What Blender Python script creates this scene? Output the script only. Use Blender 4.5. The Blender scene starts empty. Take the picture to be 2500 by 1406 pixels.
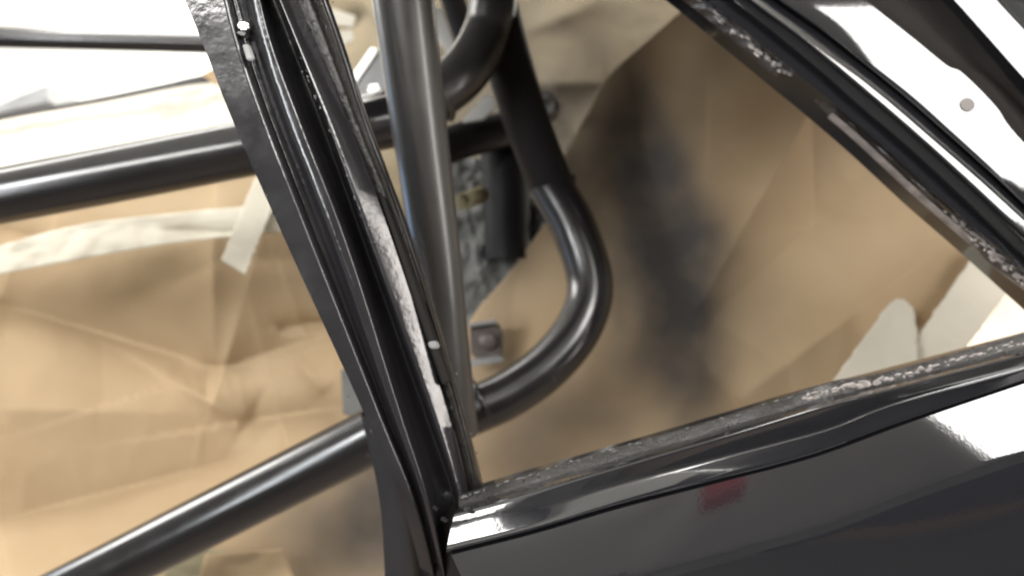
import bpy, bmesh, math, random
from mathutils import Vector, Matrix, noise
random.seed(7)
sc = bpy.context.scene
COL = sc.collection
# ---------------------------------------------------------------- camera
LENS = 28.0
F = 2500 * LENS / 36.0
PITCH, ROLL = math.radians(-15), math.radians(12)
CAMPOS = Vector((0, 0, 1.35))
_f = Vector((0, math.cos(PITCH), math.sin(PITCH)))
_r0 = Vector((1, 0, 0)); _u0 = _r0.cross(_f)
RT = _r0 * math.cos(ROLL) - _u0 * math.sin(ROLL)
UP = _r0 * math.sin(ROLL) + _u0 * math.cos(ROLL)
FW = _f
def W(x, y, z):                       # metres right / ahead / above, as seen by the photographer
    return CAMPOS + RT * x + FW * y + UP * z
def ray(px, py):
    return ((px - 1250) / F, (703 - py) / F)
def P(px, py, d):
    a, b = ray(px, py)
    return W(a * d, d, b * d)
cam = bpy.data.cameras.new('camera'); camo = bpy.data.objects.new('camera', cam); COL.objects.link(camo)
m = Matrix((RT, UP, -FW)).transposed().to_4x4(); m.translation = CAMPOS
camo.matrix_world = m
cam.lens = LENS; cam.sensor_width = 36; cam.clip_start = 0.02; cam.clip_end = 60
cam.dof.use_dof = True; cam.dof.focus_distance = 0.415; cam.dof.aperture_fstop = 5.6
sc.camera = camo
# ---------------------------------------------------------------- world, lamps, exposure
w = bpy.data.worlds.new('World'); sc.world = w; w.use_nodes = True
w.node_tree.nodes['Background'].inputs[0].default_value = (1, 0.96, 0.9, 1)
w.node_tree.nodes['Background'].inputs[1].default_value = 0.15
vs = sc.view_settings; vs.view_transform = 'Standard'; vs.look = 'None'; vs.exposure = -0.03; vs.gamma = 1
sc.cycles.max_bounces = 6; sc.cycles.diffuse_bounces = 3; sc.cycles.glossy_bounces = 4
sc.cycles.sample_clamp_indirect = 6; sc.cycles.caustics_reflective = False; sc.cycles.caustics_refractive = False
sc.cycles.use_denoising = True
LAMPS = []
def lamp(pos, target, sx, sy, power, color=(1, .98, .94)):
    l = bpy.data.lights.new('area_lamp', 'AREA'); l.shape = 'RECTANGLE'
    l.size = sx; l.size_y = sy; l.energy = power; l.color = color
    o = bpy.data.objects.new('area_lamp', l); COL.objects.link(o)
    o.location = pos
    o.rotation_euler = (Vector(target) - Vector(pos)).to_track_quat('-Z', 'Y').to_euler()
    LAMPS.append((o, sx, sy)); return o
lamp(W(1.36, -1.0, 1.2), P(1500, 703, .8), 1.25, 0.8, 60)
lamp(W(-1.05, -1.2, 0.57), P(900, 703, .7), 1.45, 0.38, 46)
lamp(W(0.15, 0.35, 1.45), P(1250, 703, .8), 1.2, 0.10, 9)
lamp(W(-1.1, 1.10, 1.3), P(400, 1000, .7), 2.2, 0.24, 26)
lamp(W(-2.25, 1.3, 0.95), P(400, 1200, .7), 0.7, 0.9, 34)  # added high lamp for the bright top edge of the diagonal tube
lamp(W(-1.9, 1.35, -0.25), P(1000, 600, .7), 0.7, 1.0, 10, (.38, .6, 1))  # added blue lamp for the cool left edge of the upright tube
lamp(W(1.9, -0.5, 0.1), P(1000, 500, .7), 0.45, 1.3, 24, (1, .93, .88))  # added tall lamp for the streaks on the upright tube and pillar
lamp(W(-1.35, -0.6, 0.1), P(1200, 700, .75), 0.3, 1.1, 18, (.93, .97, 1))
lamp(W(1.7, 2.0, 1.0), W(2.1, 3.3, -.1), .9, 0.3, 190)  # added lamp that brightens the wall beyond the right tape
lamp(W(-0.6, 2.1, 1.35), W(-1.2, 3.1, .3), 1.8, 0.3, 90)  # added wall washer, turned up to blow out the white back wall
# ---------------------------------------------------------------- materials
def mat(name, col, rough=.5, spec=.5, coat=0, metal=0, bump=None, var=0, var_scale=20, rvar=0, spray_shade=False, col2=None, streak=None):
    m = bpy.data.materials.new(name); m.use_nodes = True
    nt = m.node_tree; n = nt.nodes; L = nt.links; b = n['Principled BSDF']
    b.inputs['Roughness'].default_value = rough
    b.inputs['Specular IOR Level'].default_value = spec
    b.inputs['Coat Weight'].default_value = coat
    b.inputs['Coat Roughness'].default_value = .03; b.inputs['Coat IOR'].default_value = 1.75
    b.inputs['Metallic'].default_value = metal
    tc = n.new('ShaderNodeTexCoord')
    src = None
    if var or col2 or spray_shade:
        nz = n.new('ShaderNodeTexNoise'); nz.inputs['Scale'].default_value = var_scale; nz.inputs['Detail'].default_value = 6
        L.new(tc.outputs['Object'], nz.inputs['Vector'])
        mx = n.new('ShaderNodeMix'); mx.data_type = 'RGBA'
        c2 = col2 or tuple(c * (1 - var) for c in col)
        mx.inputs['A'].default_value = (*col, 1); mx.inputs['B'].default_value = (*c2, 1)
        mr = n.new('ShaderNodeMapRange'); mr.inputs[1].default_value = .35; mr.inputs[2].default_value = .7
        L.new(nz.outputs[0], mr.inputs[0]); L.new(mr.outputs[0], mx.inputs['Factor'])
        src = mx.outputs['Result']
        if spray_shade:
            at = n.new('ShaderNodeAttribute'); at.attribute_name = 'overspray_shade'  # one mask for real paint mist and for painted shade
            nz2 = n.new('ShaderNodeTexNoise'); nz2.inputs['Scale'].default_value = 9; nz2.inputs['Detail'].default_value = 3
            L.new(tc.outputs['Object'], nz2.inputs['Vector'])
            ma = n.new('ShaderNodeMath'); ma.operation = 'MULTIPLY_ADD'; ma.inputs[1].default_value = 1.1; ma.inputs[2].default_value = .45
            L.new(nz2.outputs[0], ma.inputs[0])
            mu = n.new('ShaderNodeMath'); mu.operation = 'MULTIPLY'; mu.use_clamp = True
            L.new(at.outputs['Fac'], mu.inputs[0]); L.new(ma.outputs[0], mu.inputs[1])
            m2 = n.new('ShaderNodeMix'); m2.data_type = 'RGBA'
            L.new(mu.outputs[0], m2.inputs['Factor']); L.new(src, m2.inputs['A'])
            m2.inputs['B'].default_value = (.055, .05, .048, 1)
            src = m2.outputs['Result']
        L.new(src, b.inputs['Base Color'])
    else:
        b.inputs['Base Color'].default_value = (*col, 1)
    if rvar:
        nr = n.new('ShaderNodeTexNoise'); nr.inputs['Scale'].default_value = 35; nr.inputs['Detail'].default_value = 5
        L.new(tc.outputs['Object'], nr.inputs['Vector'])
        r2 = n.new('ShaderNodeMapRange'); r2.inputs[1].default_value = .3; r2.inputs[2].default_value = .75
        r2.inputs[3].default_value = max(.02, rough - rvar); r2.inputs[4].default_value = rough + rvar
        L.new(nr.outputs[0], r2.inputs[0]); L.new(r2.outputs[0], b.inputs['Roughness'])
    if bump:
        prev = None
        for s, st, dist in bump:
            nb = n.new('ShaderNodeTexNoise'); nb.inputs['Scale'].default_value = s; nb.inputs['Detail'].default_value = 4
            L.new(tc.outputs['Object'], nb.inputs['Vector'])
            bp = n.new('ShaderNodeBump'); bp.inputs['Strength'].default_value = st; bp.inputs['Distance'].default_value = dist
            L.new(nb.outputs[0], bp.inputs['Height'])
            if prev: L.new(prev, bp.inputs['Normal'])
            prev = bp.outputs[0]
        L.new(prev, b.inputs['Normal'])
        L.new(prev, b.inputs['Coat Normal'])
    return m
M = {
 'gloss': mat('gloss_black_paint', (.012, .012, .014), .12, .5, .8, bump=[(30, .07, .002), (260, .05, .0005)]),
 'skin': mat('gloss_black_skin_paint', (.012, .012, .014), .05, .5, .6, bump=[(5, .02, .004), (500, .03, .0004)]),
 'grit': mat('gritty_overspray_paint', (.03, .028, .028), .28, .5, .4, bump=[(160, .7, .002), (700, .8, .0012)], rvar=.12),
 'satin': mat('satin_black_tube', (.012, .011, .0115), .23, .5, .12, bump=[(60, .05, .001), (900, .1, .0003)], rvar=.05),
 'dusty': mat('dusty_satin_tube', (.04, .037, .035), .36, .6, .15, var=.3, var_scale=14, bump=[(60, .06, .001), (900, .2, .0004)], rvar=.06),
 'black': mat('deep_black_tube', (.010, .009, .010), .55, .2),
 'kraft': mat('kraft_paper', (.385, .29, .183), .75, .12, col2=(.33, .235, .14), var_scale=5, spray_shade=True, bump=[(7, .12, .006), (500, .12, .0003)]),
 'kraftd': mat('kraft_paper_shaded', (.27, .22, .145), .8, .15, var=.25, var_scale=12, spray_shade=True, bump=[(7, .2, .008), (300, .15, .0004)]),  # darkened kraft; shade of the car's inside is in its colour
 'cream': mat('cream_masking_paper', (.5, .465, .4), .7, .2, var=.12, var_scale=8, spray_shade=True, bump=[(12, .4, .006)]),
 'tape': mat('masking_tape', (.56, .52, .43), .55, .3, var=.06, var_scale=18, bump=[(120, .2, .0004), (20, .12, .002)]),
 'tapey': mat('yellow_masking_tape', (.24, .21, .13), .7, .3, var=.1),
 'film': mat('grey_plastic_film', (.13, .13, .125), .6, .25, var=.35, var_scale=25, spray_shade=True, bump=[(35, .5, .004)]),
 'wall': mat('white_painted_wall', (.86, .85, .8), .6, .3, var=.03, var_scale=3),
 'ceil': mat('white_ceiling', (.8, .8, .76), .8, .2),
 'floor': mat('brown_grey_concrete', (.19, .15, .12), .5, .4, var=.3, var_scale=5),
 'steel': mat('bright_steel_and_highlight', (.55, .54, .52), .3, .5, metal=.7),
 'greymet': mat('grey_primer_metal', (.2, .2, .2), .4, .5, var=.3, var_scale=40),
 'brownmet': mat('brown_dusted_metal', (.07, .055, .05), .45, .5, var=.3, var_scale=40),
 'pillar': mat('worn_black_pillar_paint', (.016, .015, .017), .2, .7, .15, bump=[(25, .10, .002), (220, .25, .0008)], rvar=.09),
 'jamb': mat('dull_black_jamb', (.014, .012, .011), .7, .12, var=.4, var_scale=12),
 'seal': mat('old_sealant', (.25, .22, .21), .4, .5, .3, var=.5, var_scale=90, bump=[(200, .7, .002)]),
 'red': mat('red_enamel', (.35, .012, .015), .3, .5),
 'dark': mat('dark_navy_cloth', (.012, .013, .028), .8, .2),
 'wood': mat('brown_bench', (.13, .08, .05), .6, .3, var=.3),
 'grey': mat('grey_cabinet', (.2, .215, .2), .5, .4),
}
# ---------------------------------------------------------------- helpers
def link(name, me, m, parent=None, label=None, cat=None, group=None, kind=None, smooth=True):
    o = bpy.data.objects.new(name, me); COL.objects.link(o)
    if m: me.materials.append(M[m])
    if smooth:
        for p in me.polygons: p.use_smooth = True
    if parent: o.parent = parent; o.matrix_parent_inverse = parent.matrix_world.inverted()
    for k, v in (('label', label), ('category', cat), ('group', group), ('kind', kind)):
        if v: o[k] = v
    return o
def empty(name, loc, label, cat, group=None):
    o = bpy.data.objects.new(name, None); COL.objects.link(o); o.location = loc
    o['label'] = label; o['category'] = cat
    if group: o['group'] = group
    bpy.context.view_layer.update()
    return o
def cr(pts, t):
    n = len(pts) - 1; s = min(max(t, 0), .999999) * n; i = int(s); u = s - i
    p1 = pts[i]; p2 = pts[i + 1]; p0 = pts[i - 1] if i else [2 * a - b for a, b in zip(p1, p2)]
    p3 = pts[i + 2] if i + 2 <= n else [2 * b - a for a, b in zip(p1, p2)]
    return [.5 * (2 * b + (c - a) * u + (2 * a - 5 * b + 4 * c - d) * u * u + (3 * b - a - 3 * c + d) * u ** 3) for a, b, c, d in zip(p0, p1, p2, p3)]
def lin(pts, t):
    n = len(pts) - 1; s = min(max(t, 0), .999999) * n; i = int(s); u = s - i
    return [a + (b - a) * u for a, b in zip(pts[i], pts[i + 1])]
def mesh(name, v, f):
    me = bpy.data.meshes.new(name); me.from_pydata([tuple(x) for x in v], [], f); me.update(); return me
def rounded(poly, r, seg=3):
    out = [poly[0]]
    for i in range(1, len(poly) - 1):
        a, b, c = poly[i - 1], poly[i], poly[i + 1]
        ra = min(r, (a - b).length * .45); rc = min(r, (c - b).length * .45)
        s = b + (a - b).normalized() * ra; e = b + (c - b).normalized() * rc
        for k in range(seg + 1):
            t = k / seg; out.append(s * (1 - t) ** 2 + b * 2 * t * (1 - t) + e * t * t)
    out.append(poly[-1]); return out
def loft(name, rails, m, parent=None, N=60, r=.003, seg=3, back=.03, interp=cr, wob=0, **kw):
    """sheet-metal section: rails are long edges (px, py, depth); section corners are rounded, the back is closed"""
    e0, e1 = {'pillar': (1, 0), 'door_seal_flange': (1, 0), 'seal_lip': (1, 0), 'window_sill': (0, 2.2), 'sill_flange': (0, 2.2), 'door_skin': (0, 2.2), 'roof_rail': (2.5, 3), 'roof_side_panel': (2.5, 3),
              'dark_reflection_band': (2.5, 3), 'outer_roof_panel': (2.5, 3), 'pinch_flange': (0, 0)}.get(name, (0, 0))
    if e0: rails = [[tuple(a + (a - b) * e0 for a, b in zip(R[0], R[1]))] + list(R) for R in rails]
    if e1: rails = [list(R) + [tuple(a + (a - b) * e1 for a, b in zip(R[-1], R[-2]))] for R in rails]
    rows = []
    for j in range(N + 1):
        t = j / N
        pl = []
        for R in rails:
            q = interp(R, t); d = q[2]
            if wob: d += wob * (noise.noise(Vector((t * 17, len(pl) * 3.1, 2))))
            pl.append(P(q[0], q[1], d))
        row = rounded(pl, r, seg)
        a = pl[0] + FW * back; c = pl[-1] + FW * back
        row = [a] + row + [c]
        rows.append(row)
    K = len(rows[0]); v = [p for row in rows for p in row]; f = []
    for j in range(N):
        for k in range(K):
            k2 = (k + 1) % K
            f.append((j * K + k, j * K + k2, (j + 1) * K + k2, (j + 1) * K + k))
    f.append(tuple(range(K))); f.append(tuple(reversed(range(N * K, N * K + K))))
    me = mesh(name, v, f)
    bm = bmesh.new(); bm.from_mesh(me); bmesh.ops.recalc_face_normals(bm, faces=bm.faces)
    for e in bm.edges:
        if len(e.link_faces) == 2 and e.calc_face_angle(0) > math.radians(50): e.smooth = False
    bm.to_mesh(me); bm.free()
    return link(name, me, m, parent, **kw)
def tube(name, pts, D, m, parent=None, N=48, S=28, **kw):
    """pts: (px, py, width in px); the tube's distance follows from its diameter"""
    c3 = [list(P(x, y, D * F / wd)) for x, y, wd in pts]
    return tube3(name, c3, D / 2, m, parent, N, S, **kw)
def tube3(name, c3, R, m, parent=None, N=48, S=28, rfn=None, **kw):
    cs = [Vector(cr(c3, i / N)) if len(c3) > 2 else Vector(lin(c3, i / N)) for i in range(N + 1)]
    cs[-1] = Vector(c3[-1])
    T = [(cs[min(i + 1, N)] - cs[max(i - 1, 0)]).normalized() for i in range(N + 1)]
    up = T[0].orthogonal().normalized(); v = []; f = []
    for i in range(N + 1):
        up = (up - T[i] * up.dot(T[i])).normalized(); sd = T[i].cross(up)
        rr = R * (rfn(i / N) if rfn else 1)
        for k in range(S):
            a = 2 * math.pi * k / S
            v.append(cs[i] + (up * math.cos(a) + sd * math.sin(a)) * rr)
    for i in range(N):
        for k in range(S):
            k2 = (k + 1) % S
            f.append((i * S + k, i * S + k2, (i + 1) * S + k2, (i + 1) * S + k))
    f.append(tuple(reversed(range(S)))); f.append(tuple(range(N * S, N * S + S)))
    me = mesh(name, v, f)
    bm = bmesh.new(); bm.from_mesh(me)
    for e in bm.edges:
        if len(e.link_faces) == 2 and e.calc_face_angle(0) > math.radians(50): e.smooth = False
    bm.to_mesh(me); bm.free()
    return link(name, me, m, parent, **kw)
def box3(name, cen, ax, ay, az, sx, sy, sz, m, parent=None, bev=.0015, **kw):
    bm = bmesh.new(); bmesh.ops.create_cube(bm, size=1)
    for v in bm.verts: v.co = Vector(cen) + ax * v.co.x * sx + ay * v.co.y * sy + az * v.co.z * sz
    if bev: bmesh.ops.bevel(bm, geom=list(bm.edges), offset=bev, segments=2, affect='EDGES', profile=.6)
    bmesh.ops.recalc_face_normals(bm, faces=bm.faces)
    me = bpy.data.meshes.new(name); bm.to_mesh(me); bm.free()
    return link(name, me, m, parent, smooth=False, **kw)
def slab(name, poly, d, th, m, parent=None, bev=.001, **kw):
    """flat plate: outline in px at distance d (number or list), real thickness th"""
    ds = d if isinstance(d, (list, tuple)) else [d] * len(poly)
    bm = bmesh.new()
    vs_ = [bm.verts.new(P(x, y, dd)) for (x, y), dd in zip(poly, ds)]
    fc = bm.faces.new(vs_)
    ex = bmesh.ops.extrude_face_region(bm, geom=[fc])
    for g in ex['geom']:
        if isinstance(g, bmesh.types.BMVert): g.co += FW * th
    bmesh.ops.recalc_face_normals(bm, faces=bm.faces)
    if bev: bmesh.ops.bevel(bm, geom=list(bm.edges), offset=bev, segments=2, affect='EDGES')
    me = bpy.data.meshes.new(name); bm.to_mesh(me); bm.free()
    return link(name, me, m, parent, smooth=False, **kw)
def gauss(px, py, blobs):
    s = 0
    for cx, cy, rx, ry, ang, a in blobs:
        dx, dy = px - cx, py - cy; c, sn = math.cos(math.radians(ang)), math.sin(math.radians(ang))
        u = (dx * c + dy * sn) / rx; v = (-dx * sn + dy * c) / ry
        s += a * math.exp(-(u * u + v * v))
    return 1 - math.exp(-s)
def segdist(px, py, ax, ay, bx, by):
    vx, vy = bx - ax, by - ay; L2 = vx * vx + vy * vy
    t = max(0, min(1, ((px - ax) * vx + (py - ay) * vy) / L2))
    dx, dy = px - ax - t * vx, py - ay - t * vy
    side = 1 if (vx * (py - ay) - vy * (px - ax)) > 0 else -1
    return math.hypot(dx, dy), t, side
def sheet(name, left, right, m, nu=90, nv=90, folds=(), blobs=(), rough=(0, 200, 0), interp=cr, jit=0, **kw):
    """paper: ruled between a left and a right edge (px, py, depth); folds push it towards or away from the eye"""
    v = []; f = []; att = []
    for j in range(nv + 1):
        a = interp(left, j / nv); b = interp(right, j / nv)
        if jit:
            a = list(a); b = list(b)
            a[0] += jit * noise.noise(Vector((j * .37, 1, left[0][0]))); b[0] += jit * noise.noise(Vector((j * .37, 9, left[0][0])))
        for i in range(nu + 1):
            u = i / nu
            px = a[0] + (b[0] - a[0]) * u; py = a[1] + (b[1] - a[1]) * u; d = a[2] + (b[2] - a[2]) * u
            for fd in folds:
                ax, ay, bx, by, wdt, amp = fd[:6]
                ds, t, side = segdist(px, py, ax, ay, bx, by)
                taper = math.sin(math.pi * min(1, max(0, .12 + .88 * t))) ** .5 if len(fd) < 7 else 1
                w_ = wdt * (1 if side > 0 else 1.9)
                d += amp * taper * math.exp(-ds / w_)
            if rough[0]:
                q = Vector((px / rough[1], py / rough[1], rough[2]))
                d += rough[0] * (noise.noise(q) - .9 * abs(noise.noise(q * 1.7)) + .35 * abs(noise.noise(q * 4.1)))
            v.append(P(px, py, d)); att.append(gauss(px, py, blobs) if blobs else 0)
    for j in range(nv):
        for i in range(nu):
            k = j * (nu + 1) + i
            f.append((k, k + nu + 1, k + nu + 2, k + 1))
    me = mesh(name, v, f)
    at = me.attributes.new('overspray_shade', 'FLOAT', 'POINT'); at.data.foreach_set('value', att)
    o = link(name, me, m, **kw)
    sm = o.modifiers.new('thickness', 'SOLIDIFY'); sm.thickness = .0006; sm.offset = 0
    return o
# ---------------------------------------------------------------- setting: the workshop
X0, X1, Y0, Y1, ZC = -3.2, 3.2, -2.6, 3.3, 2.95
def plane(name, pts, m):
    return link(name, mesh(name, [Vector(p) for p in pts], [tuple(range(len(pts)))]), m, kind='structure', smooth=False)
plane('floor', [(X0, Y0, 0), (X1, Y0, 0), (X1, Y1, 0), (X0, Y1, 0)], 'floor')
plane('wall_back', [(X0, Y1, 0), (X1, Y1, 0), (X1, Y1, ZC), (X0, Y1, ZC)], 'wall')
plane('wall_left', [(X0, Y0, 0), (X0, Y1, 0), (X0, Y1, ZC), (X0, Y0, ZC)], 'grey')
plane('wall_right', [(X1, Y1, 0), (X1, Y0, 0), (X1, Y0, ZC), (X1, Y1, ZC)], 'grey')
plane('wall_behind', [(X1, Y0, 0), (X0, Y0, 0), (X0, Y0, ZC), (X1, Y0, ZC)], 'grey')
plane('ceiling', [(X0, Y0, ZC), (X0, Y1, ZC), (X1, Y1, ZC), (X1, Y0, ZC)], 'ceil')
for o, sx, sy in LAMPS:               # a tray behind every lamp
    pass
# ---------------------------------------------------------------- car body
body = empty('car_body_shell', W(0, .6, -1.2), 'glossy black painted bare car body shell with pillar, window sill and roof rail', 'car body')
YS = [-90, 100, 300, 600, 1000, 1240, 1520]
def prail(xs, off):
    of = off if isinstance(off, (list, tuple)) else [off] * 7
    xs = list(xs); xs[-1] = xs[-2] + (xs[-2] - xs[-3]) * .75
    return [(x, y, .498 + .042 * max(y, -90) / 1300 + o + max(0, y - 1260) * .00012) for x, y, o in zip(xs, YS, of)]
loft('pillar', [
    prail([413, 492, 570, 702, 885, 985, 0], .002),
    prail([535, 580, 648, 764, 922, 1018, 0], .000),
    prail([545, 596, 664, 781, 936, 1026, 0], .010),
    prail([575, 622, 690, 806, 948, 1034, 0], .008),
    prail([590, 634, 702, 818, 956, 1039, 0], -.003),
    prail([618, 662, 735, 850, 976, 1052, 0], -.0045),
    prail([600, 672, 746, 862, 990, 1064, 0], .016),
    prail([636, 712, 788, 896, 1040, 1120, 0], .024),
    prail([644, 722, 800, 907, 1051, 1128, 0], .002),
    prail([690, 768, 850, 962, 1091, 1150, 0], (.0200, .0190, .0150, .0110, .0098, .0095, .0095)),
], 'pillar', body, N=90, r=.0035, seg=4, back=.05, wob=.0004)
loft('door_seal_flange', [
    prail([690, 769, 851, 964, 1093, 1142, 1154], .020),
    prail([718, 792, 870, 986, 1109, 1162, 1174], .018),
    prail([748, 818, 894, 1010, 1128, 1188, 1200], .028),
], 'grit', body, N=90, r=.002, back=.012, wob=.0012)
loft('seal_lip', [
    prail([752, 820, 886, 996, 1116, 1172, 1184], .012),
    prail([760, 828, 894, 1003, 1122, 1178, 1190], .010),
    prail([768, 836, 902, 1010, 1128, 1184, 1196], .014),
], 'satin', body, N=90, r=.001, back=.004, wob=.001)
# window sill and the door skin under it
S0 = [(1120, 1213), (1300, 1158), (1500, 1098), (1782, 1017), (2023, 937), (2184, 905), (2560, 800)]
S1 = [(1120, 1240), (1300, 1186), (1500, 1129), (1782, 1046), (2023, 974), (2184, 934), (2560, 836)]
S2 = [(1110, 1252), (1300, 1199), (1500, 1141), (1782, 1060), (2023, 988), (2184, 948), (2560, 850)]
S3 = [(1100, 1292), (1300, 1240), (1500, 1183), (1782, 1110), (2023, 1046), (2184, 984), (2560, 880)]
S4 = [(1090, 1340), (1300, 1287), (1500, 1228), (1758, 1162), (1983, 1102), (2225, 1015), (2560, 903)]
def tw(R, ds): return [(x, y, d) for (x, y), d in zip(R, ds)]
def off(R, d, dy=0): return [(x, y + dy, d) for x, y in R]
loft('window_sill', [off(S1, .522), off(S2, .504), tw(S3, (.5017, .5018, .5065, .511, .513, .513, .513)), off(S4, .498), off(S4, .4955, 4), off(S4, .499, 10)], 'gloss', body, N=80, r=.003, seg=4, back=.05)
loft('sill_flange', [off(S0, .535), off(S1, .527), off(S1, .524, 3)], 'grit', body, N=90, r=.002, back=.006, wob=.004)
G = [(1098, 1350), (1310, 1296), (1510, 1237), (1765, 1171), (1990, 1111), (2230, 1024), (2560, 912)]
def dn(dx, dy, d): return [(x + dx * (1 - i / 6), y + dy, d) for i, (x, y) in enumerate(G)]
loft('door_skin', [dn(4, 4, .495), [(x, y, d) for (x, y, _), d in zip(dn(84, 178, 0), (.473, .4738, .475, .4765, .478, .4788, .479))],
     dn(200, 320, .478), dn(320, 460, .479), dn(480, 650, .484), dn(760, 1000, .50)],
     'skin', body, N=80, r=.005, seg=5, back=.02)
# jamb below the pillar
loft('door_jamb', [[(880, 1010, .62), (925, 1210, .60), (940, 1420, .58), (945, 1700, .56)],
                   [(935, 1050, .60), (975, 1230, .575), (1010, 1420, .555), (1030, 1700, .54)],
                   [(1060, 1090, .585), (1050, 1250, .575), (1060, 1420, .565), (1100, 1700, .55)],
                   [(1140, 1190, .57), (1110, 1290, .545), (1200, 1420, .535), (1400, 1700, .52)],
                   [(1165, 1200, .60), (1180, 1290, .56), (1270, 1420, .55), (1500, 1700, .53)]], 'jamb', body, N=50, r=.006, back=.02)
_v = [(x, y, .245 + (y - .5) * .377) for x, y in ((-.17, .50), (.10, .52), (.14, .68), (.95, .70), (1.0, 1.15), (-.17, 1.15))]
_b = [W(*q) for q in _v] + [W(x, y, z + .02) for x, y, z in _v]
link('roof_shade_panel', mesh('roof_shade_panel', _b, [(5, 4, 3, 2, 1, 0), (6, 7, 8, 9, 10, 11)] + [(k, (k + 1) % 6, (k + 1) % 6 + 6, k + 6) for k in range(6)]), 'jamb', body, smooth=False)  # unseen roof slab, added and cut to shade the papers inside
# roof rail, upper right
PN = Vector((-.005, -.983, .178)); a_, b_ = ray(2300, 250)
P0 = Vector((a_ * .6, .6, b_ * .6))
def pd(px, py, o=0):
    a, b = ray(px, py); return PN.dot(P0) / PN.dot(Vector((a, 1, b))) + o
def ur(pts, o): return [(x, y, pd(x, y, o)) for x, y in pts]
U1 = [(1625, -80), (1725, 0), (1935, 172), (2010, 232), (2150, 352), (2290, 480), (2420, 592), (2620, 770)]
U2 = [(1690, -80), (1785, 0), (1990, 165), (2070, 240), (2205, 355), (2340, 480), (2465, 600), (2670, 790)]
U3 = [(1730, -80), (1828, 0), (1955, 95), (2120, 232), (2240, 335), (2375, 458), (2505, 580), (2700, 760)]
U4 = [(1745, -80), (1846, 0), (1972, 92), (2145, 226), (2268, 330), (2405, 448), (2540, 570), (2740, 750)]
U5 = [(1790, -80), (1890, 0), (2015, 88), (2185, 222), (2300, 322), (2420, 430), (2540, 545), (2760, 740)]
U6 = [(2020, -80), (2110, 0), (2230, 95), (2310, 160), (2350, 180), (2430, 260), (2500, 350), (2800, 640)]
U7 = [(2250, -80), (2330, 0), (2420, 100), (2500, 190), (2550, 240), (2600, 300), (2700, 420), (2900, 600)]
U8 = [(2370, -80), (2440, 0), (2520, 85), (2600, 170), (2650, 230), (2700, 300), (2800, 400), (3000, 560)]
loft('roof_rail', [ur(U1, -.004), ur(U2, .016), ur(U3, .010), ur(U3, -.006), ur(U4, -.006), ur(U5, .006)], 'gloss', body, N=90, r=.003, seg=4, back=.05)
loft('roof_side_panel', [ur(U5, .008), ur([(x + 6, y - 3) for x, y in U5], .0), ur(U6, 0.0)], 'skin', body, N=60, r=.004, seg=3, back=.03)
loft('dark_reflection_band', [ur(U6, .001), ur([(x + 14, y - 8) for x, y in U6], .014), ur([((a[0] + b[0]) / 2, (a[1] + b[1]) / 2) for a, b in zip(U6, U7)], .022), ur(U7, .012)], 'jamb', body, N=60, r=.006, back=.02, wob=.0015)  # dull black band in place of a dark reflection in the panel
loft('outer_roof_panel', [ur(U7, .002), ur(U8, .0008), ur([(x + 30, y - 10) for x, y in U8], .02), ur([(x + 300, y - 200) for x, y in U8], .03)], 'skin', body, N=60, r=.004, back=.02)
UF1 = [(1585, -80), (1672, -2), (1725, 40), (1790, 95), (1850, 145), (1893, 182), (1912, 180)]
UF1b = [(1640, -80), (1730, 0), (1775, 40), (1830, 85), (1880, 125), (1925, 162), (1940, 176)]
loft('pinch_flange', [ur(UF1, .012), ur([((a[0] + b[0]) / 2, (a[1] + b[1]) / 2) for a, b in zip(UF1, UF1b)], .004), ur(UF1b, .004)], 'grit', body, N=60, r=.002, back=.004, wob=.004)
UF2 = [(1988, 240), (2030, 280), (2100, 340), (2240, 470), (2375, 588), (2430, 650), (2560, 745)]
UF2b = [(2010, 224), (2060, 268), (2150, 345), (2290, 475), (2420, 590), (2480, 640), (2620, 770)]
loft('pinch_flange', [ur(UF2, .012), ur([((a[0] + b[0]) / 2, (a[1] + b[1]) / 2) for a, b in zip(UF2, UF2b)], .003), ur(UF2b, .004)], 'grit', body, N=60, r=.002, back=.004, wob=.004)
# ---------------------------------------------------------------- roll cage
cage = empty('roll_cage', W(-.1, .9, -1.1), 'satin black welded tube roll cage standing inside the car body behind the pillar', 'roll cage')
tube('tube', [(-300, 84, 54), (0, 92, 53), (250, 99, 52), (505, 107, 51), (700, 115, 50)], .045, 'satin', cage, label='thin far tube crossing in front of the white wall')
tube('tube', [(-400, 556, 136), (0, 479, 136), (300, 422, 136), (590, 366, 135), (800, 326, 132), (960, 296, 128)], .05, 'satin', cage, label='thick tube running level at left behind the pillar')
tube('tube', [(-160, 1606, 124), (235, 1406, 128), (560, 1241, 132), (915, 1061, 136), (1080, 977, 138)], .05, 'satin', cage, label='lower left diagonal tube with a bright top edge')
tube3('tube', [list(P(x, y, d)) for x, y, d in ((920, -520, .597), (966, -120, .615), (985, 0, .62), (1022, 300, .635), (1062, 600, .65), (1092, 850, .665), (1120, 1060, .68))], .0262, 'dusty', cage, rfn=lambda t: 1 - .36 * max(0, (t - 1 / 6) * 1.2), label='upright dusty tube close behind the pillar')
tube('tube', [(1215, -200, 118), (1205, 0, 118), (1185, 90, 118), (1130, 180, 122), (1040, 250, 124)], .05, 'dusty', cage, label='short curved tube at the top meeting the upright tube')
tube('tube', [(1180, -120, 118), (1222, 80, 116), (1280, 280, 112), (1345, 450, 108), (1352, 468, 107)], .05, 'black', cage, label='dark tube slanting down to the bent tube')
tube('tube', [(1342, 452, 108), (1400, 555, 110), (1440, 690, 112), (1415, 795, 114), (1340, 890, 116), (1235, 965, 118), (1120, 1015, 120)], .05, 'satin', cage, N=80, label='bent tube curving round like a hook')
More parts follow.
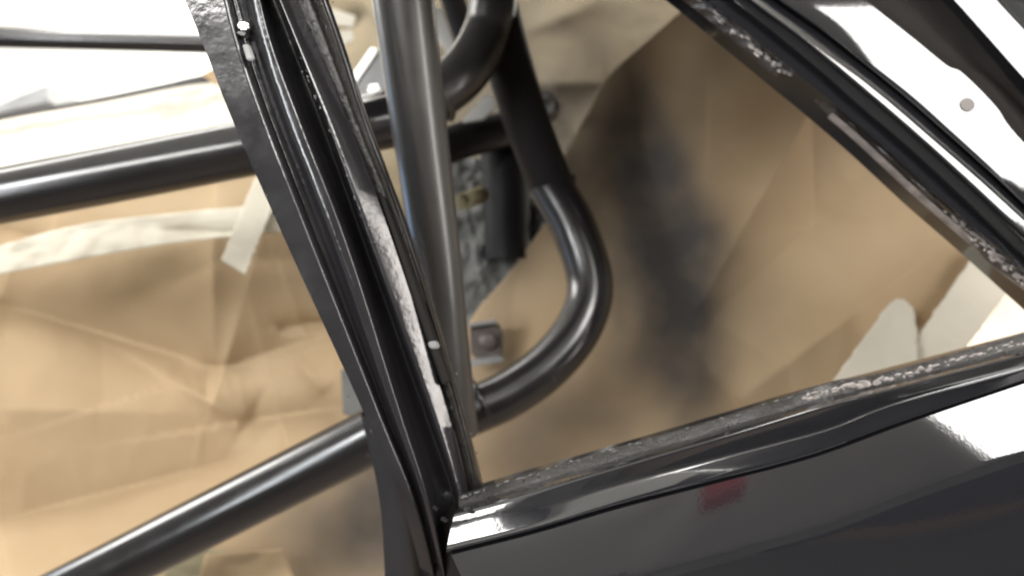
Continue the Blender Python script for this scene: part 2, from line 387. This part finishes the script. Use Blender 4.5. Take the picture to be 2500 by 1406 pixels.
tube('tube', [(1040, 372, 92), (1140, 340, 90), (1240, 312, 86), (1330, 262, 80)], .045, 'black', cage, label='dark cross tube behind the upright tube')
tube('tube', [(1225, 340, 112), (1236, 480, 112), (1240, 632, 112)], .06, 'black', cage, label='black post ending behind the bent tube')
bpy.ops.object.select_all(action='DESELECT') if False else None
# ---------------------------------------------------------------- masking paper
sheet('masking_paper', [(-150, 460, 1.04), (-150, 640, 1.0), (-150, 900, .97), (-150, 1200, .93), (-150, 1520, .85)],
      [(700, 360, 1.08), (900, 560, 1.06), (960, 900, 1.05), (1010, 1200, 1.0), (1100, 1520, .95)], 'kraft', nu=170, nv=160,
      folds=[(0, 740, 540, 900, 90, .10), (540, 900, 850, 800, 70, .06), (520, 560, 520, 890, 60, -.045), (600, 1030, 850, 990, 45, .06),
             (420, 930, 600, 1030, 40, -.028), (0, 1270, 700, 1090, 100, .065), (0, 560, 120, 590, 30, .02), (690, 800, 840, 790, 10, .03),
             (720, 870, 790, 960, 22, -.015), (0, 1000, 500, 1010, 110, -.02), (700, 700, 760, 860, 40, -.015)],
      blobs=[(930, 1180, 110, 130, 0, 2.2), (860, 1340, 170, 120, 0, 1.0), (760, 1240, 150, 60, -25, .5)], rough=(.006, 420, 3),  # dark blobs paint the shade below the diagonal tube beside the pillar
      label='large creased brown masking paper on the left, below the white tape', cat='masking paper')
sheet('masking_paper', [(1785, -80, 1.02), (1690, 5, 1.02), (1585, 97, 1.02), (1482, 190, 1.02), (1425, 292, 1.01), (1372, 395, 1.0), (1385, 470, 1.0), (1320, 560, 1.02), (1240, 670, 1.03), (1150, 780, 1.03), (1110, 900, 1.01), (1095, 1100, .98), (1120, 1350, .95)],
      [(2700, -80, .95), (2690, 0, .95), (2660, 80, .95), (2620, 170, .95), (2570, 270, .95), (2520, 370, .95), (2470, 480, .95), (2415, 585, .95), (2350, 680, .94), (2270, 780, .93), (2210, 900, .92), (2150, 1080, .91), (2100, 1350, .9)], 'kraft', nu=190, nv=190,
      folds=[(1980, 270, 1700, 760, 75, -.024), (1560, 300, 1640, 640, 90, .012), (2300, 600, 1800, 980, 100, -.032), (2120, 420, 1650, 860, 60, .008),
             (1980, 290, 1985, 560, 30, .016), (1720, 520, 1700, 980, 90, -.012)],
      blobs=[(1590, 580, 160, 340, -8, .9), (1400, 330, 120, 160, 20, .7), (1340, 1010, 230, 130, -25, .7), (1590, 470, 75, 190, -12, 4), (1650, 600, 100, 110, 0, 1.2), (1690, 590, 80, 80, 30, 1.0), (1500, 280, 50, 130, 20, .45), (1760, 130, 50, 120, 35, .35), (1660, 800, 80, 150, -5, 1.9),
             (1690, 950, 70, 110, 0, 1.0), (1400, 470, 70, 110, -30, .45), (1300, 1100, 110, 80, -20, .6), (1590, 860, 110, 60, -30, .4), (1480, 1050, 80, 60, 0, .35), (1260, 620, 50, 80, 30, .5),
             (1560, 700, 110, 120, 0, .35), (1200, 850, 60, 120, 0, .45)], rough=(.006, 420, 9),
      label='large tan masking paper sheet stained with black paint mist behind the bent tube', cat='masking paper')
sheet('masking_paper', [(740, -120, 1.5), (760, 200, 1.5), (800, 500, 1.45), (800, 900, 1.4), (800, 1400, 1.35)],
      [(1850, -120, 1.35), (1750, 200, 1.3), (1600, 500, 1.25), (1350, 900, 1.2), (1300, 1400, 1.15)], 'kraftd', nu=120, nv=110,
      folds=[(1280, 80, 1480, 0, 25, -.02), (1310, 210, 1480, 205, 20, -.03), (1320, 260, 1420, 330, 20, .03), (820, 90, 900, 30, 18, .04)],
      blobs=[(1450, 150, 400, 300, 0, .7), (1120, 60, 140, 140, 0, .8), (1300, 330, 150, 120, 0, .7), (1150, 330, 120, 100, 0, .6)], rough=(.014, 260, 5),  # broad blobs darken the sheet for the shade deep inside
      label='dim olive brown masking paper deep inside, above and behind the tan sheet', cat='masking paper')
sheet('masking_paper', [(-150, 312, 1.35), (-150, 420, 1.22), (-150, 560, 1.12)], [(640, 175, 1.35), (660, 300, 1.22), (680, 440, 1.12)], 'cream', nu=80, nv=40,
      folds=[(380, 310, 520, 260, 20, .03)], rough=(.02, 150, 1), label='pale cream masking paper strip above the thick level tube', cat='masking paper')
# ---------------------------------------------------------------- tape
def tape(pts_l, pts_r, label, m='tape', rough=(.0015, 120, 2), folds=()):
    return sheet('masking_tape', pts_l, pts_r, m, nu=24, nv=60, jit=6, rough=rough, folds=folds, interp=lin, label=label, cat='masking tape', group='masking tape strips')
sheet('masking_tape', [(-120, 640, .91), (0, 600, .92), (200, 548, .94), (450, 518, .955), (760, 490, .97)],
      [(-120, 700, .91), (0, 670, .92), (200, 632, .935), (450, 590, .95), (760, 560, .965)], 'tape', nu=16, nv=90, rough=(.006, 110, 2),
      folds=[(400, 562, 620, 568, 5, .012)], label='long white tape strip across the top of the left brown paper', cat='masking tape')
tape([(625, 430, .95), (540, 635, .93)], [(690, 450, .95), (598, 670, .93)], 'short white tape piece hanging down from the long strip')
tape([(2420, 560, .90), (2330, 690, .89), (2245, 815, .88), (2130, 980, .88)], [(2540, 600, .90), (2450, 725, .89), (2365, 840, .88), (2250, 1000, .88)], 'wide white tape strip slanting down at the right corner')
tape([(2188, 729, .875), (2165, 748, .875), (2095, 845, .873), (2015, 955, .87), (1960, 1030, .87)], [(2206, 730, .875), (2230, 752, .874), (2240, 810, .872), (2245, 900, .865), (2255, 1000, .865)], 'torn triangular tape end on the tan paper')

# ---------------------------------------------------------------- welds and fittings on the cage
def ring(name, px, py, d, ax, R, r, m, parent, N=40, lump=.25, **kw):
    c = P(px, py, d); ax = ax.normalized(); u = ax.orthogonal().normalized(); v_ = ax.cross(u); S = 8
    vv = []; ff = []
    for i in range(N):
        a = 2 * math.pi * i / N; cc = c + (u * math.cos(a) + v_ * math.sin(a)) * R
        rr = r * (1 + lump * math.sin(i * 2.4) )
        for k in range(S):
            b = 2 * math.pi * k / S
            vv.append(cc + ((u * math.cos(a) + v_ * math.sin(a)) * math.cos(b) + ax * math.sin(b)) * rr)
    for i in range(N):
        for k in range(S):
            i2 = (i + 1) % N; k2 = (k + 1) % S
            ff.append((i * S + k, i * S + k2, i2 * S + k2, i2 * S + k))
    return link(name, mesh(name, vv, ff), m, parent, **kw)
def dep(wd, D=.05): return D * F / wd
ring('weld_bead', 1350, 464, dep(107), P(1400, 555, dep(110)) - P(1342, 452, dep(108)), .0262, .003, 'satin', cage)
ring('weld_bead', 1168, 985, dep(119), P(1120, 1015, dep(120)) - P(1235, 965, dep(118)), .026, .003, 'satin', cage)
ring('weld_bead', 1062, 238, dep(123), P(1130, 180, dep(122)) - P(1040, 250, dep(124)), .026, .003, 'dusty', cage)
tube('collar', [(872, 300, 128), (925, 287, 126), (978, 275, 124)], .056, 'satin', cage, N=20, label='short sleeve round the level tube just right of the pillar')
ring('weld_bead', 972, 277, dep(124, .056), P(978, 275, .88) - P(872, 300, .86), .027, .004, 'satin', cage)
X, Y, Z = RT, FW, UP
slab('bracket', [(905, 115), (925, 120), (862, 212), (842, 207)], .97, .012, 'steel', cage, label='narrow edge of the bracket plate, its highlight given as brighter metal')  # bright metal strip stands in for the highlight along the plate edge
slab('bracket', [(926, 122), (960, 135), (958, 225), (872, 232), (862, 214)], .975, .03, 'greymet', cage, label='grey face of the bracket plate')
slab('fitting', [(900, 208), (922, 205), (926, 222), (915, 230), (898, 226)], .95, .02, 'steel', cage)
tube('bolt', [(872, 238, 14), (915, 226, 14)], .007, 'steel', cage, N=4, S=12)
slab('mounting_tab', [(1310, 240), (1340, 234), (1362, 246), (1370, 264), (1352, 276), (1312, 268)], .96, .006, 'greymet', cage)
ring('eyelet', 1334, 256, .956, FW + UP * .8, .010, .0035, 'greymet', cage, lump=0)
slab('mounting_tab', [(1186, 232), (1204, 236), (1212, 262), (1180, 292), (1130, 300), (1128, 292)], .93, .006, 'steel', cage)
for (x, y, w_, h_) in ((1102, 252, 16, 28), (1094, 276, 16, 26)):
    slab('stud', [(x - w_/2, y - h_/2), (x + w_/2, y - h_/2 + 4), (x + w_/2, y + h_/2), (x - w_/2, y + h_/2 - 3)], .80, .01, 'greymet', cage, bev=.0015)
# foot plate with bolt
ft = slab('foot_plate', [(1146, 792), (1210, 786), (1226, 800), (1228, 866), (1215, 876), (1150, 872)], .97, .012, 'brownmet', cage, bev=.003)
c = P(1190, 832, .965)
tube3('bolt_head', [list(c + FW * .006), list(c), list(c - FW * .004), list(c - FW * .006)], .011, 'brownmet', ft, N=8, S=20, rfn=lambda t: 1 - .5 * max(0, t - .6) / .4)
slab('foot_flange', [(1140, 800), (1146, 790), (1212, 780), (1214, 788)], .955, .02, 'greymet', cage)
slab('foot_flange', [(1148, 880), (1222, 868), (1230, 874), (1228, 884), (1150, 894)], .955, .02, 'greymet', cage)
slab('tube_highlight_plate', [(1045, 60), (1062, 20), (1078, 22), (1112, 112), (1090, 128)], 1.08, .01, 'steel', cage)  # bright sliver in place of the highlight on the slim black tube
tube('tube', [(1085, -80, 62), (1112, 20, 60), (1150, 130, 58)], .04, 'black', cage, label='slim black tube in the gap at the top')
# plastic film and paper loop low between the tubes
sheet('plastic_film', [(1070, 390, 1.10), (1090, 520, 1.08), (1100, 640, 1.06), (1130, 790, 1.05)], [(1300, 380, 1.12), (1330, 520, 1.06), (1310, 590, 1.05), (1150, 790, 1.045)], 'film',
      nu=70, nv=70, rough=(.014, 60, 4), blobs=[(1250, 500, 90, 120, 0, .9)], label='crumpled grey plastic film between the upright tube and the black post', cat='plastic film')
c3 = [P(1152 + 18 * math.cos(a), 484 + 20 * math.sin(a), 1.0) for a in [k * .45 for k in range(15)]]
bmv = []; bf = []
for i, c in enumerate(c3):
    wv = (FW * .5 + UP * .3 + RT * .6).normalized() * .016
    bmv += [c - wv, c + wv]
for i in range(len(c3) - 1): bf.append((2 * i, 2 * i + 1, 2 * i + 3, 2 * i + 2))
lp = link('tape_loop', mesh('tape_loop', bmv, bf), 'tapey', label='curled loop of cream tape lying on the grey film', cat='masking tape')
sm = lp.modifiers.new('thickness', 'SOLIDIFY'); sm.thickness = .001
# upper left: black edge strip, grey corner, tan scrap
loft('trim_strip', [[(-120, 306, 1.30), (0, 282, 1.30), (250, 236, 1.30), (400, 204, 1.30), (470, 188, 1.30), (530, 178, 1.30)],
                    [(-120, 316, 1.29), (0, 290, 1.29), (250, 246, 1.29), (400, 216, 1.29), (470, 204, 1.29), (530, 198, 1.29)]], 'black', None, N=40, r=.001, back=.01,
     label='thin black trim strip along the top of the cream paper', cat='trim strip')
slab('storage_box', [(-60, 300), (-20, 262), (50, 232), (112, 208), (118, 250), (60, 262), (0, 276)], 1.9, .2, 'greymet', None, label='dull grey box corner showing above the black trim at the far left', cat='box')
slab('masking_paper', [(492, 182), (525, 166), (560, 170), (572, 206), (525, 208)], 1.27, .004, 'kraft', None, bev=0, label='small tan paper scrap poking out at the pillar above the trim', cat='masking paper')
# lower left flaps
sheet('masking_paper', [(500, 1352, .9), (470, 1470, .88)], [(690, 1338, .9), (745, 1470, .88)], 'kraft', nu=20, nv=20, interp=lin, rough=(.004, 120, 8), label='small folded brown paper flap at the bottom edge under the diagonal tube', cat='masking paper')
sheet('masking_tape', [(430, 1330, .91), (370, 1480, .88)], [(600, 1350, .91), (560, 1480, .88)], 'tapey', nu=20, nv=20, interp=lin, rough=(.004, 100, 6), label='yellowish tape patch under the lower left diagonal tube', cat='masking tape')
sheet('masking_tape', [(832, 900, 1.0), (838, 1010, .99)], [(868, 910, 1.0), (900, 1030, .99)], 'film', nu=10, nv=16, interp=lin, label='greyish tape edge beside the pillar above the diagonal tube end', cat='masking tape')
slab('masking_paper', [(795, 15), (868, 40), (862, 66), (812, 62)], 1.3, .003, 'cream', None, bev=0, label='pale torn paper scrap high between pillar and upright tube', cat='masking paper')
slab('masking_paper', [(800, 78), (858, 72), (865, 98), (828, 118), (802, 110)], 1.28, .003, 'cream', None, bev=0, label='white paper scrap just below the pale torn one', cat='masking paper')
# torn sealant left on the flanges, chips along the pillar
def lumps(name, rail, n, size, o, m, parent, hop=6, t0=0, t1=1, seed=1, off_=0):
    rd = random.Random(seed); bm = bmesh.new()
    for i in range(n):
        t = t0 + (t1 - t0) * (i + rd.random()) / n
        q = cr(rail, t); q2 = cr(rail, min(t + .01, 1))
        c = P(q[0] + rd.uniform(-hop, hop), q[1] + rd.uniform(-hop, hop), q[2] - o)
        dr = (P(*q2) - P(*q)).normalized() if t < .98 else RT
        a, b, cc = size * rd.uniform(.6, 2.6), size * rd.uniform(.4, 1.1), size * rd.uniform(.4, .9)
        n3 = dr.cross(FW).normalized()
        g = bmesh.ops.create_icosphere(bm, subdivisions=1, radius=1)
        for v in g['verts']:
            k = 1 + rd.uniform(-.25, .25)
            v.co = c + (dr * v.co.x * a + n3 * v.co.y * b + FW * v.co.z * cc) * k
    me = bpy.data.meshes.new(name); bm.to_mesh(me); bm.free()
    o_ = link(name, me, m, parent, smooth=False); o_['kind'] = 'stuff'; return o_
def mid(a, b, d): return [((x + u) / 2, (y + v) / 2, d) for (x, y), (u, v) in zip(a, b)]
lumps('sealant_residue', mid(S0, S1, .523), 90, .0013, .0, 'seal', body, hop=7, t0=.62, t1=1, seed=3)  # pale crumbs: torn seal plus the pinkish reflections along it
lumps('sealant_residue', mid(S0, S0, .530), 40, .0012, .0, 'grit', body, hop=4, t0=.0, t1=.7, seed=5)
lumps('sealant_residue', ur([((a[0] + b[0]) / 2, (a[1] + b[1]) / 2) for a, b in zip(UF1, UF1b)], .002), 26, .0014, .0, 'seal', body, hop=9, t0=.25, t1=1, seed=8)
lumps('sealant_residue', ur([((a[0] + b[0]) / 2, (a[1] + b[1]) / 2) for a, b in zip(UF2, UF2b)], .002), 90, .0014, .0, 'seal', body, hop=13, t0=.55, t1=.98, seed=9)
loft('flange_edge', [ur([(x - 5, y + 5) for x, y in UF2[1:5]], .009), ur([(x + 3, y - 4) for x, y in UF2[1:5]], .004)], 'seal', body, N=40, r=.001, back=.004)
lumps('paint_nibs', prail([790, 812, 886, 1003, 1124, 1180, 1192], .018), 40, .0005, .0, 'gloss', body, hop=16, seed=11)
lumps('paint_nibs', prail([480, 540, 612, 740, 905, 980, 1000], .0015), 40, .0004, .0, 'gloss', body, hop=45, seed=12)
0 and lumps('corner_sealant', [(1058, 1232, .50), (1090, 1272, .495), (1140, 1292, .495), (1200, 1322, .492)], 16, .0016, .0, 'gloss', body, hop=9, seed=14)
0 and lumps('corner_sealant', [(1110, 1215, .505), (1160, 1222, .50), (1230, 1228, .498)], 12, .0018, .0, 'gloss', body, hop=8, seed=15)
# plugged hole in the bright roof panel
c = P(2362, 256, pd(2362, 256, -.0006)); nn = (RT * PN.x + FW * PN.y + UP * PN.z).normalized()
ax = (nn + RT * .9).normalized()
tube3('hole_plug', [list(c + nn * -.0005), list(c + nn * .0004)], .0055, 'brownmet', body, N=2, S=28)
# ---------------------------------------------------------------- what the paint mirrors: workshop behind the photographer
t = empty('hung_red_box', W(.3, -1.35, 1.4), 'red box hung behind the photographer to mirror in the door skin', 'red box')
box3('red_box_body', W(.27, -1.35, 1.22), RT, FW, UP, .17, .12, .15, 'red', t, bev=.02)  # plain red box, hung where the door skin mirrors it
box3('mounting_arm', W(.27, -1.35, 1.37), RT, FW, UP, .04, .05, .16, 'grey', t)
b = empty('workbench', Vector((.6, -2.2, 0)), 'brown wooden workbench along the wall behind the photographer', 'workbench')
box3('bench_top', (.6, -2.2, .9), Vector((1, 0, 0)), Vector((0, 1, 0)), Vector((0, 0, 1)), 3.2, .6, .06, 'wood', b)
for x in (-.9, 2.1):
    box3('leg', (x, -2.2, .435), Vector((1, 0, 0)), Vector((0, 1, 0)), Vector((0, 0, 1)), .08, .5, .87, 'wood', b)
box3('cloth_cover', (1.3, -2.2, 1.13), Vector((1, 0, 0)), Vector((0, 1, 0)), Vector((0, 0, 1)), .9, .4, .4, 'dark', None, bev=.08, label='dark navy cloth cover lying on the workbench behind the photographer', cat='cloth')

box3('dark_reflection_box', (-.62, -1.75, 2.84), Vector((1, 0, 0)), Vector((0, 1, 0)), Vector((0, 0, 1)), 1.45, .8, .2, 'dark', None, bev=.03,
     label='dark box added under the ceiling behind the photographer to darken the door skin reflection', cat='reflection box')  # added so the left end of the door skin mirrors something dark

slab('clip', [(578, 54), (600, 52), (608, 62), (604, 72), (582, 72)], .499, .006, 'steel', body, bev=.001)
slab('clip', [(574, 76), (596, 78), (600, 86), (580, 84)], .500, .006, 'greymet', body, bev=.001)
slab('clip', [(590, 108), (608, 108), (621, 146), (602, 148)], .498, .004, 'greymet', body, bev=.0008)
slab('clip', [(1042, 836), (1066, 832), (1074, 850), (1050, 852)], .512, .008, 'greymet', body, bev=.001)
slab('seam_step', [(920, 474), (944, 480), (1104, 930), (1080, 944)], [.528, .528, .533, .533], .008, 'jamb', body, bev=.0015)
for x, y, a in ((1062, 1240, 10), (1084, 1268, 12), (1135, 1268, 12), (1152, 1250, 14)):
    slab('corner_tab', [(x - a, y - 5), (x + a * .6, y - 4), (x + a, y + 7), (x - a * .4, y + 8)], .497 if x < 1100 else .502, .004, 'pillar', body, bev=.0012)
lumps('weld_spatter', prail([640, 715, 800, 915, 1055, 1128, 1140], .000), 22, .0007, .0, 'grit', body, hop=8, t0=.2, t1=.5, seed=21)

bx = ((-.6, -1.5, .3, .7, .5, .6, 'kraftd', 'closed brown cardboard carton added behind the photographer for the door skin reflection'), (1.7, -1.3, .4, .6, .6, .8, 'dark', 'tall navy box added behind the photographer for the door skin reflection'))
for x, y, z, a, b_, h, m_, lb in bx:
    box3('storage_box', (x, y, z), Vector((1, 0, 0)), Vector((0, 1, 0)), Vector((0, 0, 1)), a, b_, h, m_, None, bev=.01, label=lb, cat='box')  # boxes added to tint the lower reflection in the door skin
